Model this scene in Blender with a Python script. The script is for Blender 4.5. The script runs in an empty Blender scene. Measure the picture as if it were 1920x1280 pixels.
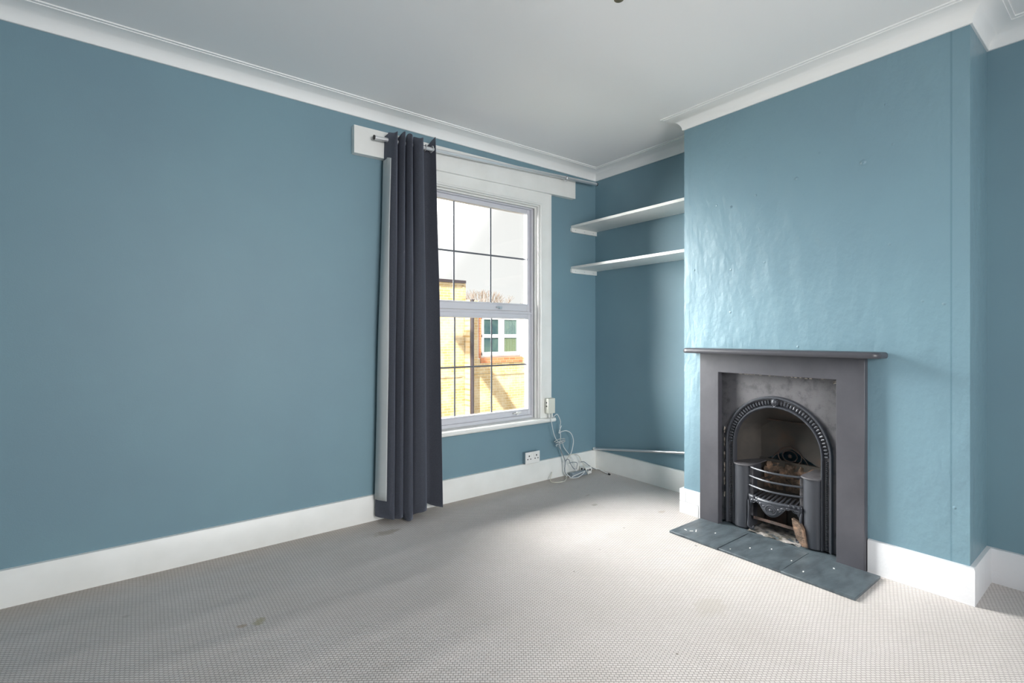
import bpy, bmesh, math, random
from mathutils import Vector, Matrix
PI = math.pi
S = bpy.context.scene
COL = S.collection

# ------------------------------------------------------------------ camera
cd = bpy.data.cameras.new('camera')
cam = bpy.data.objects.new('camera', cd)
COL.objects.link(cam)
cd.sensor_width = 36.0
cd.lens = 36.0 * 927.0 / 1920.0
cd.shift_y = -12.0 / 1920.0
cd.clip_start = 0.02
cam.location = (-3.326, -3.10, 1.2)
cam.rotation_euler = (PI / 2, 0, -math.atan2(0.608, 0.794))
S.camera = cam

# ------------------------------------------------------------------ colour management
S.view_settings.view_transform = 'Standard'
S.view_settings.look = 'None'
S.view_settings.gamma = 1.0
S.view_settings.use_curve_mapping = False
S.view_settings.exposure = 0.0
S.cycles.use_denoising = True
S.cycles.max_bounces = 14
S.cycles.diffuse_bounces = 8
S.cycles.transparent_max_bounces = 12
S.cycles.caustics_reflective = False
S.cycles.caustics_refractive = False
S.cycles.sample_clamp_indirect = 8

# ------------------------------------------------------------------ world: hazy sky, with two bright areas added to light the room
SKY_BASE = 1.05
GLOW_A = 46.0
GLOW_B = 25.0
w = bpy.data.worlds.new('hazy_sky')
S.world = w
w.use_nodes = True
nt = w.node_tree
nt.nodes.clear()
out = nt.nodes.new('ShaderNodeOutputWorld')
bg = nt.nodes.new('ShaderNodeBackground')
tc = nt.nodes.new('ShaderNodeTexCoord')
def glow(az, el, cmin, strength):
    """soft bright area added to the sky; az in degrees left (-) or right (+) of +Y"""
    az, el = math.radians(az), math.radians(el)
    d = nt.nodes.new('ShaderNodeVectorMath'); d.operation = 'DOT_PRODUCT'
    d.inputs[1].default_value = (math.sin(az) * math.cos(el), math.cos(az) * math.cos(el), math.sin(el))
    r = nt.nodes.new('ShaderNodeMapRange'); r.interpolation_type = 'SMOOTHERSTEP'
    r.inputs['From Min'].default_value = cmin; r.inputs['From Max'].default_value = 1.0
    r.inputs['To Min'].default_value = 0.0; r.inputs['To Max'].default_value = strength
    nt.links.new(tc.outputs['Generated'], d.inputs[0]); nt.links.new(d.outputs['Value'], r.inputs['Value'])
    return r.outputs['Result']
add = nt.nodes.new('ShaderNodeMath'); add.operation = 'ADD'
add2 = nt.nodes.new('ShaderNodeMath'); add2.operation = 'ADD'
nt.links.new(glow(-50, 20, 0.60, GLOW_A), add.inputs[0])
nt.links.new(glow(-8, 33, 0.70, GLOW_B), add.inputs[1])
nt.links.new(add.outputs[0], add2.inputs[0]); add2.inputs[1].default_value = SKY_BASE
bg.inputs['Color'].default_value = (1.0, 0.978, 0.96, 1)
nt.links.new(add2.outputs[0], bg.inputs['Strength'])
nt.links.new(bg.outputs[0], out.inputs[0])

# sun on the house opposite (travels towards +X +Y, so it never enters this window)
SUN_T = Vector((1.2, 1.0, -1.32)).normalized()
sl = bpy.data.lights.new('sun', 'SUN')
sl.energy = 13.0
sl.angle = math.radians(0.6)
sl.color = (1.0, 0.93, 0.82)
so = bpy.data.objects.new('sun', sl)
so.rotation_euler = SUN_T.to_track_quat('-Z', 'Y').to_euler()
so.location = (-6, -4, 12)
COL.objects.link(so)

def area(name, loc, rot, sx, sy, energy, color=(1, 1, 1), portal=False):
    l = bpy.data.lights.new(name, 'AREA')
    l.shape = 'RECTANGLE'; l.size = sx; l.size_y = sy; l.energy = energy; l.color = color
    if portal: l.cycles.is_portal = True
    o = bpy.data.objects.new(name, l)
    o.location = loc; o.rotation_euler = rot
    COL.objects.link(o)
    return o
# sampling portal in the window opening
area('sky_portal', (-1.251, 0.175, 1.39), (PI / 2, 0, 0), 1.2, 1.8, 1, portal=True).rotation_euler = (-PI / 2, 0, 0)
# fill light added outside the unseen window behind the camera
area('rear_fill', (-2.3, -5.1, 1.70), (PI / 2 - 0.40, 0, -0.1), 2.0, 1.7, 245, (1.0, 0.965, 0.975))

# ------------------------------------------------------------------ node helpers
def mat(name, color=(0.8, 0.8, 0.8), rough=0.6, metal=0.0, spec=0.5):
    m = bpy.data.materials.new(name)
    m.use_nodes = True
    b = m.node_tree.nodes['Principled BSDF']
    b.inputs['Base Color'].default_value = (*color, 1)
    b.inputs['Roughness'].default_value = rough
    b.inputs['Metallic'].default_value = metal
    b.inputs['Specular IOR Level'].default_value = spec
    return m

class N:
    """small node-graph helper"""
    def __init__(s, m):
        s.t = m.node_tree; s.b = s.t.nodes['Principled BSDF']
    def n(s, kind, **kw):
        x = s.t.nodes.new(kind)
        for k, v in kw.items(): setattr(x, k, v)
        return x
    def l(s, a, b): s.t.links.new(a, b)
    def pos(s, scale=(1, 1, 1), rot=(0, 0, 0)):
        g = s.n('ShaderNodeNewGeometry'); mp = s.n('ShaderNodeMapping')
        mp.inputs['Scale'].default_value = scale; mp.inputs['Rotation'].default_value = rot
        s.l(g.outputs['Position'], mp.inputs['Vector'])
        return mp.outputs[0]
    def noise(s, scale, detail=3, vec=None, rough=0.55):
        x = s.n('ShaderNodeTexNoise')
        x.inputs['Scale'].default_value = scale; x.inputs['Detail'].default_value = detail
        x.inputs['Roughness'].default_value = rough
        s.l(vec if vec is not None else s.pos(), x.inputs['Vector'])
        return x.outputs['Fac']
    def ramp(s, fac, stops):
        r = s.n('ShaderNodeValToRGB')
        e = r.color_ramp.elements
        while len(e) < len(stops): e.new(0.5)
        for i, (p, c) in enumerate(stops):
            e[i].position = p; e[i].color = (*c, 1) if len(c) == 3 else c
        s.l(fac, r.inputs[0])
        return r.outputs[0]
    def mix(s, fac, a, b, blend='MIX'):
        x = s.n('ShaderNodeMix', data_type='RGBA', blend_type=blend)
        for i, v in ((0, fac), (6, a), (7, b)):
            if hasattr(v, 'is_linked') or hasattr(v, 'links'): s.l(v, x.inputs[i])
            elif i == 0: x.inputs[0].default_value = v
            else: x.inputs[i].default_value = (*v, 1)
        return x.outputs[2]
    def math(s, op, a, b=None):
        x = s.n('ShaderNodeMath', operation=op)
        for i, v in ((0, a), (1, b)):
            if v is None: continue
            if hasattr(v, 'links'): s.l(v, x.inputs[i])
            else: x.inputs[i].default_value = v
        return x.outputs[0]
    def bump(s, h, strength=0.3, dist=0.005, prev=None):
        x = s.n('ShaderNodeBump')
        x.inputs['Strength'].default_value = strength; x.inputs['Distance'].default_value = dist
        s.l(h, x.inputs['Height'])
        if prev is not None: s.l(prev, x.inputs['Normal'])
        s.l(x.outputs[0], s.b.inputs['Normal'])
        return x.outputs[0]
    def color(s, c): s.l(c, s.b.inputs['Base Color'])
    def xyz(s):
        g = s.n('ShaderNodeNewGeometry'); sp = s.n('ShaderNodeSeparateXYZ')
        s.l(g.outputs['Position'], sp.inputs[0]); return sp.outputs

# ------------------------------------------------------------------ materials
PAINT = (0.185, 0.33, 0.385)
def wall_mat(name, lumpy=0.0, rough=0.55):
    m = mat(name, PAINT, rough); n = N(m)
    c = n.ramp(n.noise(1.3, 4), [(0.35, (0.166, 0.270, 0.325)), (0.65, (0.176, 0.292, 0.345))])
    n.color(c)
    f = n.noise(160, 2)
    p = n.bump(f, 0.12, 0.002)
    if lumpy:
        big = n.noise(9, 4, n.pos((1, 1, 0.6)))
        p = n.bump(big, 0.5 * lumpy, 0.022, p)
        spots = n.n('ShaderNodeTexVoronoi', feature='F1')
        spots.inputs['Scale'].default_value = 9
        n.l(n.pos(), spots.inputs['Vector'])
        sp = n.ramp(spots.outputs['Distance'], [(0.0, (1, 1, 1)), (0.07, (0, 0, 0))])
        p = n.bump(sp, 0.6 * lumpy, 0.006, p)
        # plaster corner beads run down both edges of the breast
        x = n.xyz()
        a = n.math('COMPARE', x[1], -2.526); a.node.inputs[2].default_value = 0.0035
        b = n.math('COMPARE', x[1], -1.192); b.node.inputs[2].default_value = 0.0035
        wv = n.noise(4, 2)
        s_ = n.math('MULTIPLY', n.math('ADD', a, b), n.math('GREATER_THAN', wv, 0.36))
        n.bump(s_, 0.6, -0.004, p)
        n.color(n.mix(n.math('MULTIPLY', a, 0.35), c, (0.05, 0.13, 0.17)))
    return m
M = {}
M['paint'] = wall_mat('teal_wall_paint')
M['paint_breast'] = wall_mat('teal_gloss_paint', 1.0, 0.42)

m = M['ceiling'] = mat('ceiling_white', (0.90, 0.895, 0.89), 0.8); n = N(m); n.bump(n.noise(60, 3), 0.06, 0.002)
m = M['cornice'] = mat('cornice_white', (0.87, 0.87, 0.86), 0.6); n = N(m); n.bump(n.noise(25, 3), 0.08, 0.003)
m = M['white'] = mat('white_gloss_paint', (0.80, 0.80, 0.775), 0.38); n = N(m)
n.color(n.ramp(n.noise(6, 4), [(0.3, (0.77, 0.77, 0.74)), (0.7, (0.83, 0.83, 0.805))])); n.bump(n.noise(30, 3), 0.05, 0.002)
m = M['white_lumpy'] = mat('white_lumpy_paint', (0.72, 0.72, 0.735), 0.4); n = N(m); n.bump(n.noise(22, 5, n.pos((1, 1, .7))), 0.45, 0.006)
M['upvc'] = mat('window_white', (0.66, 0.66, 0.70), 0.35)
M['lead'] = mat('glazing_bar_grey', (0.13, 0.14, 0.16), 0.5)
M['chrome'] = mat('brushed_chrome', (0.85, 0.85, 0.86), 0.32, 0.75)
M['steel'] = mat('satin_steel', (0.62, 0.63, 0.65), 0.35, 0.9)
M['black'] = mat('black_plastic', (0.012, 0.012, 0.014), 0.5)
M['plastic'] = mat('white_plastic', (0.78, 0.78, 0.76), 0.35)
M['cream_plastic'] = mat('cream_plastic', (0.70, 0.70, 0.62), 0.4)
M['cable_white'] = mat('white_cable', (0.68, 0.70, 0.70), 0.45)
M['cable_cream'] = mat('cream_cable', (0.62, 0.60, 0.52), 0.45)
M['cable_grey'] = mat('grey_cable', (0.22, 0.25, 0.28), 0.45)
M['painted_box'] = mat('painted_back_box', (0.20, 0.29, 0.34), 0.5)
M['brass'] = mat('aged_brass', (0.22, 0.20, 0.13), 0.4, 0.6)

# carpet: rows of short woven loops over beige wool
m = M['carpet'] = mat('loop_pile_carpet', (0.5, 0.47, 0.42), 0.95, spec=0.1); n = N(m)
v = n.pos((1, 1, 1), (0, 0, math.radians(37.0)))
wob = n.noise(3.0, 2)
vm = n.n('ShaderNodeVectorMath', operation='ADD')
sc = n.n('ShaderNodeVectorMath', operation='SCALE'); sc.inputs['Scale'].default_value = 0.012
cmb = n.n('ShaderNodeCombineXYZ'); n.l(wob, cmb.inputs[0]); n.l(n.noise(5, 2), cmb.inputs[1])
n.l(cmb.outputs[0], sc.inputs[0]); n.l(v, vm.inputs[0]); n.l(sc.outputs[0], vm.inputs[1])
br = n.n('ShaderNodeTexBrick'); br.offset = 0.5
br.inputs['Scale'].default_value = 1.0
br.inputs['Brick Width'].default_value = 0.0175
br.inputs['Row Height'].default_value = 0.0118
br.inputs['Mortar Size'].default_value = 0.0023
br.inputs['Mortar Smooth'].default_value = 0.9
br.inputs['Color1'].default_value = (0.72, 0.665, 0.645, 1)
br.inputs['Color2'].default_value = (0.68, 0.63, 0.605, 1)
br.inputs['Mortar'].default_value = (0.35, 0.315, 0.295, 1)
n.l(vm.outputs[0], br.inputs['Vector'])
c = n.mix(0.16, br.outputs['Color'], n.ramp(n.noise(900, 2), [(0.3, (0.3, 0.28, 0.26)), (0.7, (0.75, 0.73, 0.70))]))
c = n.mix(1.0, c, n.ramp(n.noise(2.2, 5), [(0.3, (0.93, 0.925, 0.91)), (0.65, (1, 1, 1))]), 'MULTIPLY')
x = n.xyz()
def spot(cx, cy, rx, ry, soft=0.8):
    dx = n.math('DIVIDE', n.math('SUBTRACT', x[0], cx), rx); dy = n.math('DIVIDE', n.math('SUBTRACT', x[1], cy), ry)
    d = n.math('SQRT', n.math('ADD', n.math('POWER', dx, 2.0), n.math('POWER', dy, 2.0)))
    d = n.math('ADD', d, n.math('MULTIPLY', n.noise(30, 3), 0.9))
    return n.ramp(d, [(0.75, (1, 1, 1)), (0.75 + soft * .68, (0, 0, 0))])
for cx, cy, rx, ry, colr, k in ((-0.735, -0.678, .07, .035, (.30, .27, .24), .55), (-0.62, -0.50, .05, .02, (.33, .30, .27), .4), (-2.909, -.81, .05, .06, (.34, .30, .16), .6), (-2.97, -.80, .04, .03, (.32, .22, .12), .5), (-3.35, -.42, .03, .03, (.3, .26, .24), .3), (-0.47, -1.05, .07, .04, (.42, .35, .28), .5), (-2.1, -.25, .16, .08, (.36, .30, .24), .6), (-.78, -1.5, .014, .014, (.12, .11, .1), .7), (-.9, -1.08, .012, .012, (.14, .12, .1), .7), (-1.55, -1.3, .012, .012, (.2, .18, .15), .6), (-1.25, -1.2, .01, .01, (.15, .13, .12), .6), (-1.7, -2.0, .013, .013, (.2, .18, .15), .6), (-2.3, -1.9, .14, .10, (.46, .42, .36), .35), (-1.3, -1.9, .2, .14, (.46, .42, .36), .35)):
    f = spot(cx, cy, rx, ry)
    c = n.mix(n.math('MULTIPLY', f, k), c, colr)
# slight dirt by the window-wall skirting, with shading painted into the brown
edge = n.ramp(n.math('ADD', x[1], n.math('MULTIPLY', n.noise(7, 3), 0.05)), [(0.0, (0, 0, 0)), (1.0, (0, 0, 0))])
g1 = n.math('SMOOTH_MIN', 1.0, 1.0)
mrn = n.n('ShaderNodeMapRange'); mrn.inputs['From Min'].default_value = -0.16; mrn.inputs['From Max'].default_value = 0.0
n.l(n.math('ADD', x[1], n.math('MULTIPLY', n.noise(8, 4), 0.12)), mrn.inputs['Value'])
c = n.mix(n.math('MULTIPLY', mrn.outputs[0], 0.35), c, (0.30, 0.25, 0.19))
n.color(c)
p = n.bump(br.outputs['Fac'], 0.5, -0.004)
rip = n.n('ShaderNodeTexWave', wave_type='BANDS', bands_direction='Y'); rip.inputs['Scale'].default_value = 1.1; rip.inputs['Distortion'].default_value = 2.6; rip.inputs['Detail'].default_value = 2; rip.inputs['Detail Scale'].default_value = 0.7
n.l(n.pos((0.45, 1, 1), (0, 0, math.radians(-8))), rip.inputs['Vector'])
rr = n.ramp(rip.outputs['Fac'], [(0.45, (0, 0, 0)), (1.0, (1, 1, 1))])
n.bump(n.math('MULTIPLY', rr, n.noise(1.6, 2)), 0.38, 0.014, p)

m = M['surround'] = mat('charcoal_satin_paint', (0.090, 0.088, 0.100), 0.42); n = N(m)
n.color(n.ramp(n.noise(7, 5), [(0.3, (0.060, 0.059, 0.069)), (0.7, (0.078, 0.077, 0.089))])); n.bump(n.noise(28, 4, n.pos((1, 1, .35))), 0.3, 0.004)
m = M['iron'] = mat('blacked_cast_iron', (0.075, 0.073, 0.080), 0.55, 0.1); n = N(m)
n.color(n.ramp(n.noise(14, 6, rough=.7), [(0.33, (0.045, 0.043, 0.048)), (0.5, (0.095, 0.092, 0.100)), (0.8, (0.115, 0.112, 0.122))])); n.bump(n.noise(80, 4), 0.22, 0.002)
m = M['iron_blue'] = mat('polished_blacklead_iron', (0.055, 0.059, 0.070), 0.40, 0.2); n = N(m); n.bump(n.noise(90, 4), 0.2, 0.0015)
m = M['soot'] = mat('sooty_fireback', (0.05, 0.045, 0.04), 0.75, 0.0); n = N(m)
n.color(n.ramp(n.noise(5, 5), [(0.3, (0.035, 0.032, 0.03)), (0.55, (0.065, 0.056, 0.048)), (0.75, (0.10, 0.065, 0.045))])); n.bump(n.noise(70, 4), 0.25, 0.003)
m = M['rusty'] = mat('rusted_iron', (0.14, 0.07, 0.05), 0.75); n = N(m)
n.color(n.ramp(n.noise(20, 5), [(0.3, (0.05, 0.040, 0.036)), (0.7, (0.11, 0.065, 0.05))]))
m = M['firebrick'] = mat('crumbling_firebrick', (0.2, 0.15, 0.1), 0.95); n = N(m)
n.color(n.ramp(n.noise(22, 6, rough=.7), [(0.3, (0.05, 0.04, 0.03)), (0.5, (0.16, 0.11, 0.08)), (0.62, (0.28, 0.17, 0.11)), (0.75, (0.45, 0.38, 0.26))])); n.bump(n.noise(40, 6), 0.8, 0.012)
m = M['ash'] = mat('ash_and_mortar', (0.4, 0.36, 0.33), 1.0); n = N(m)
n.color(n.ramp(n.noise(16, 6), [(0.35, (0.08, 0.075, 0.06)), (0.6, (0.38, 0.35, 0.33)), (0.8, (0.55, 0.51, 0.49))])); n.bump(n.noise(50, 5), 0.7, 0.008)
m = M['slate'] = mat('riven_slate', (0.085, 0.105, 0.12), 0.38); n = N(m)
v = n.pos((1, 2.4, 1), (0, 0, .5))
n.color(n.ramp(n.noise(9, 6, v), [(0.3, (0.050, 0.062, 0.072)), (0.55, (0.085, 0.108, 0.122)), (0.8, (0.12, 0.145, 0.16))])); n.bump(n.noise(12, 7, v), 0.5, 0.006)
M['chip'] = mat('white_paint_chip', (0.75, 0.74, 0.72), 0.8)
m = M['filler'] = mat('old_filler', (0.5, 0.45, 0.40), 0.9); n = N(m)
n.color(n.ramp(n.noise(60, 4), [(0.4, (0.10, 0.09, 0.08)), (0.6, (0.55, 0.48, 0.42))]))

m = M['navy'] = mat('navy_curtain_fabric', (0.030, 0.036, 0.055), 0.9, spec=0.15); n = N(m)
n.b.inputs['Sheen Weight'].default_value = 0.35; n.b.inputs['Sheen Roughness'].default_value = 0.5
n.b.inputs['Sheen Tint'].default_value = (0.55, 0.6, 0.75, 1)
n.color(n.ramp(n.noise(420, 2), [(0.3, (0.036, 0.040, 0.052)), (0.7, (0.074, 0.079, 0.098))])); n.bump(n.noise(420, 2), 0.3, 0.001)
m = M['lining'] = mat('pale_curtain_lining', (0.52, 0.54, 0.54), 0.9, spec=0.1); n = N(m); n.bump(n.noise(300, 2), 0.15, 0.001)

# glass
m = M['glass'] = bpy.data.materials.new('window_glass'); m.use_nodes = True
t = m.node_tree; t.nodes.clear()
o_ = t.nodes.new('ShaderNodeOutputMaterial'); mx = t.nodes.new('ShaderNodeMixShader')
tr = t.nodes.new('ShaderNodeBsdfTransparent'); gl = t.nodes.new('ShaderNodeBsdfGlossy'); fr = t.nodes.new('ShaderNodeFresnel')
tr.inputs[0].default_value = (0.95, 0.965, 0.96, 1); gl.inputs['Roughness'].default_value = 0.02; fr.inputs[0].default_value = 1.3
t.links.new(fr.outputs[0], mx.inputs[0]); t.links.new(tr.outputs[0], mx.inputs[1]); t.links.new(gl.outputs[0], mx.inputs[2]); t.links.new(mx.outputs[0], o_.inputs[0])

# stock brick of the house opposite
def brick_mat(name, c1, c2, mortar, dirt):
    m = mat(name, c1, 0.95, spec=0.1); n = N(m)
    x = n.xyz(); cb = n.n('ShaderNodeCombineXYZ'); n.l(x[0], cb.inputs[0]); n.l(x[2], cb.inputs[1])
    b = n.n('ShaderNodeTexBrick'); b.inputs['Scale'].default_value = 1
    b.inputs['Brick Width'].default_value = 0.225; b.inputs['Row Height'].default_value = 0.075; b.inputs['Mortar Size'].default_value = 0.008
    b.inputs['Color1'].default_value = (*c1, 1); b.inputs['Color2'].default_value = (*c2, 1); b.inputs['Mortar'].default_value = (*mortar, 1)
    n.l(cb.outputs[0], b.inputs['Vector'])
    f = n.ramp(n.noise(2.3, 6), [(0.42, (0, 0, 0)), (0.6, (1, 1, 1))])
    n.color(n.mix(n.math('MULTIPLY', f, 0.65), b.outputs['Color'], dirt))
    n.bump(b.outputs['Fac'], 0.5, -0.01)
    return m
M['stock'] = brick_mat('yellow_stock_brick', (0.50, 0.36, 0.18), (0.40, 0.27, 0.12), (0.56, 0.48, 0.36), (0.60, 0.50, 0.36))
M['redbrick'] = brick_mat('red_rubbed_brick', (0.42, 0.12, 0.05), (0.50, 0.20, 0.09), (0.45, 0.3, 0.2), (0.45, 0.16, 0.08))
M['render'] = mat('white_render', (0.80, 0.77, 0.74), 0.9)
M['extwhite'] = mat('exterior_white_frame', (0.8, 0.8, 0.8), 0.5)
M['darkpipe'] = mat('dark_downpipe', (0.035, 0.025, 0.03), 0.5)
m = M['extglass'] = mat('dark_window_glass', (0.03, 0.07, 0.07), 0.08); n = N(m)
n.color(n.ramp(n.noise(3, 3), [(0.35, (0.02, 0.05, 0.06)), (0.6, (0.06, 0.10, 0.09))]))
M['blind'] = mat('vertical_blind', (0.22, 0.30, 0.28), 0.8)
M['green'] = mat('potted_green', (0.07, 0.09, 0.015), 0.9)
m = M['ground'] = mat('pale_yard_paving', (0.5, 0.47, 0.42), 0.95); n = N(m); n.color(n.ramp(n.noise(2, 5), [(0.3, (0.66, 0.64, 0.61)), (0.7, (0.80, 0.78, 0.75))]))
m = M['soil'] = mat('dark_garden_soil', (0.10, 0.09, 0.05), 1.0); n = N(m); n.color(n.ramp(n.noise(3, 5), [(0.3, (0.07, 0.08, 0.03)), (0.7, (0.14, 0.12, 0.07))]))
M['twig'] = mat('bare_twigs', (0.10, 0.07, 0.05), 0.9)

# ------------------------------------------------------------------ mesh helpers
class MB:
    def __init__(s): s.v = []; s.f = []
    def add(s, vs, fs):
        k = len(s.v); s.v += [tuple(v) for v in vs]; s.f += [tuple(i + k for i in f) for f in fs]; return s
    def box(s, x0, x1, y0, y1, z0, z1):
        return s.add([(x, y, z) for x in (x0, x1) for y in (y0, y1) for z in (z0, z1)],
                     [(0, 1, 3, 2), (4, 6, 7, 5), (0, 4, 5, 1), (2, 3, 7, 6), (0, 2, 6, 4), (1, 5, 7, 3)])
    def obox(s, c, ax, ay, az):
        c, ax, ay, az = map(Vector, (c, ax, ay, az))
        return s.add([c + ax * i + ay * j + az * k for i in (-1, 1) for j in (-1, 1) for k in (-1, 1)],
                     [(0, 1, 3, 2), (4, 6, 7, 5), (0, 4, 5, 1), (2, 3, 7, 6), (0, 2, 6, 4), (1, 5, 7, 3)])
    def tube(s, pts, r, n=10, closed=False, cap=True):
        pts = [Vector(p) for p in pts]; L = len(pts); rs = r if isinstance(r, (list, tuple)) else [r] * L
        rings = []; up = None
        for i, p in enumerate(pts):
            if closed: d = pts[(i + 1) % L] - pts[i - 1]
            else: d = pts[min(i + 1, L - 1)] - pts[max(i - 1, 0)]
            d.normalize()
            if up is None: up = Vector((0, 0, 1)) if abs(d.z) < 0.9 else Vector((1, 0, 0))
            a = d.cross(up).normalized(); b = a.cross(d).normalized(); up = b
            rings.append([p + (a * math.cos(2 * PI * k / n) + b * math.sin(2 * PI * k / n)) * rs[i] for k in range(n)])
        vs = [v for g in rings for v in g]; fs = []
        for i in range(L if closed else L - 1):
            j = (i + 1) % L
            for k in range(n): fs.append((i * n + k, i * n + (k + 1) % n, j * n + (k + 1) % n, j * n + k))
        if cap and not closed: fs += [tuple(range(n))[::-1], tuple((L - 1) * n + k for k in range(n))]
        return s.add(vs, fs)
    def cyl(s, a, b, r, n=20): return s.tube([a, b], r, n)
    def prism(s, poly, plane, a, b):
        """2D polygon extruded: plane 'xy' (along z), 'yz' (along x), 'xz' (along y)"""
        def P(u, v, w): return {'xy': (u, v, w), 'yz': (w, u, v), 'xz': (u, w, v)}[plane]
        n = len(poly)
        return s.add([P(u, v, a) for u, v in poly] + [P(u, v, b) for u, v in poly],
                     [tuple(range(n)), tuple(range(n, 2 * n))[::-1]] + [(i, (i + 1) % n, n + (i + 1) % n, n + i) for i in range(n)])
    def lathe(s, c, prof, n=24, axis='z'):
        vs = []
        for r, h in prof:
            for k in range(n):
                a = 2 * PI * k / n; p = (r * math.cos(a), r * math.sin(a), h)
                if axis == 'x': p = (p[2], p[0], p[1])
                if axis == 'y': p = (p[0], p[2], p[1])
                vs.append((c[0] + p[0], c[1] + p[1], c[2] + p[2]))
        fs = [(i * n + k, i * n + (k + 1) % n, (i + 1) * n + (k + 1) % n, (i + 1) * n + k) for i in range(len(prof) - 1) for k in range(n)]
        return s.add(vs, fs + [tuple(range(n))[::-1], tuple((len(prof) - 1) * n + k for k in range(n))])
    def ball(s, c, rx, ry, rz, n=10):
        vs = [(c[0], c[1], c[2] + rz)]
        for i in range(1, n // 2 + 1):
            t_ = PI * i / (n // 2 + 1)
            for k in range(n):
                a = 2 * PI * k / n
                vs.append((c[0] + rx * math.sin(t_) * math.cos(a), c[1] + ry * math.sin(t_) * math.sin(a), c[2] + rz * math.cos(t_)))
        vs.append((c[0], c[1], c[2] - rz)); h = n // 2; fs = []
        for k in range(n):
            fs.append((0, 1 + k, 1 + (k + 1) % n)); fs.append((len(vs) - 1, 1 + (h - 1) * n + (k + 1) % n, 1 + (h - 1) * n + k))
            for i in range(h - 1): fs.append((1 + i * n + k, 1 + (i + 1) * n + k, 1 + (i + 1) * n + (k + 1) % n, 1 + i * n + (k + 1) % n))
        return s.add(vs, fs)
    def grid(s, rows, closed=False):
        m_ = len(rows[0]); vs = [p for r in rows for p in r]
        return s.add(vs, [(i * m_ + j, i * m_ + j + 1, (i + 1) * m_ + j + 1, (i + 1) * m_ + j) for i in range(len(rows) - 1) for j in range(m_ - 1)])
    def build(s, name, material, parent=None, bevel=0, smooth=True, seg=2, fix=True):
        me = bpy.data.meshes.new(name); me.from_pydata([tuple(v) for v in s.v], [], s.f)
        if fix:
            bm = bmesh.new(); bm.from_mesh(me); bmesh.ops.recalc_face_normals(bm, faces=bm.faces); bm.to_mesh(me); bm.free()
        me.materials.append(M[material] if isinstance(material, str) else material)
        if smooth:
            me.polygons.foreach_set('use_smooth', [True] * len(me.polygons)); me.set_sharp_from_angle(angle=math.radians(38))
        o = bpy.data.objects.new(name, me); COL.objects.link(o)
        if parent is not None: o.parent = parent; o.matrix_parent_inverse = Matrix.Translation(-parent.location) if parent.type == 'EMPTY' else Matrix()
        if bevel:
            b = o.modifiers.new('bevel', 'BEVEL'); b.width = bevel; b.segments = seg; b.limit_method = 'ANGLE'; b.angle_limit = math.radians(40); b.harden_normals = False
        return o
def tag(o, label, cat, group=None, kind=None):
    if label: o['label'] = label
    if cat: o['category'] = cat
    if group: o['group'] = group
    if kind: o['kind'] = kind
    return o
def struct(o): o['kind'] = 'structure'; return o
def empty(name, loc=(0, 0, 0)):
    o = bpy.data.objects.new(name, None); COL.objects.link(o); o.location = loc; o.empty_display_size = 0.1; return o
def crom(P, n=8, closed=False):
    P = [Vector(p) for p in P]; L = len(P); o = []
    for i in range(L if closed else L - 1):
        if closed: a, b, c_, d = P[i - 1], P[i], P[(i + 1) % L], P[(i + 2) % L]
        else: a, b, c_, d = P[max(i - 1, 0)], P[i], P[i + 1], P[min(i + 2, L - 1)]
        for k in range(n):
            t_ = k / n
            o.append(0.5 * ((2 * b) + (c_ - a) * t_ + (2 * a - 5 * b + 4 * c_ - d) * t_ ** 2 + (3 * b - a - 3 * c_ + d) * t_ ** 3))
    if not closed: o.append(P[-1])
    return o

# ------------------------------------------------------------------ room shell
XL, YB, ZC, ZF = -4.6, -4.7, 2.67, 0.0
BX, BY0, BY1 = -0.357, -1.146, -2.59       # chimney breast face and sides
WX0, WX1, WZ0, WZ1 = -1.834, -0.668, 0.515, 2.268   # window opening
struct(MB().box(XL - .2, 0.3, YB - .2, 0.3, -0.12, 0).build('floor', 'carpet', smooth=False))
struct(MB().box(XL - .2, 0.3, YB - .2, 0.3, ZC, ZC + .15).build('ceiling', 'ceiling', smooth=False))
T = 0.16
b = MB()
b.box(XL - .2, WX0, 0, T, 0, ZC).box(WX1, 0.3, 0, T, 0, ZC).box(WX0, WX1, 0, T, 0, WZ0 - .02).box(WX0, WX1, 0, T, WZ1, ZC)
struct(b.build('wall_window', 'paint', smooth=False))
struct(MB().box(0, 0.3, YB - .2, 0, 0, ZC).build('wall_right', 'paint', smooth=False))
# breast with the firebox opening
FY0, FY1, FZ1 = -1.395, -2.095, 0.985
b = MB()
b.box(BX, 0, FY0, BY0, 0, ZC).box(BX, 0, BY1, FY1, 0, ZC).box(BX, 0, FY1, FY0, FZ1, ZC)
struct(b.build('wall_breast', 'paint_breast', smooth=False))
struct(MB().box(XL - .2, XL, YB - .2, 0, 0, ZC).build('wall_left', 'paint', smooth=False))
RX0, RX1, RZ0, RZ1 = -3.2, -1.4, 0.7, 2.2
b = MB()
b.box(XL, RX0, YB - .2, YB, 0, ZC).box(RX1, 0, YB - .2, YB, 0, ZC).box(RX0, RX1, YB - .2, YB, 0, RZ0).box(RX0, RX1, YB - .2, YB, RZ1, ZC)
struct(b.build('wall_back', 'paint', smooth=False))
w2 = struct(empty('fill_window', (-2.3, YB, RZ0)))  # unseen window added to let the fill light in
b = MB()
b.box(RX0, RX0 + .06, YB - .12, YB - .06, RZ0, RZ1).box(RX1 - .06, RX1, YB - .12, YB - .06, RZ0, RZ1)
b.box(RX0 + .06, RX1 - .06, YB - .12, YB - .06, RZ0, RZ0 + .06).box(RX0 + .06, RX1 - .06, YB - .12, YB - .06, RZ1 - .06, RZ1)
b.box(-2.32, -2.28, YB - .12, YB - .06, RZ0 + .06, RZ1 - .06)
b.build('window_frame', 'upvc', w2)
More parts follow.
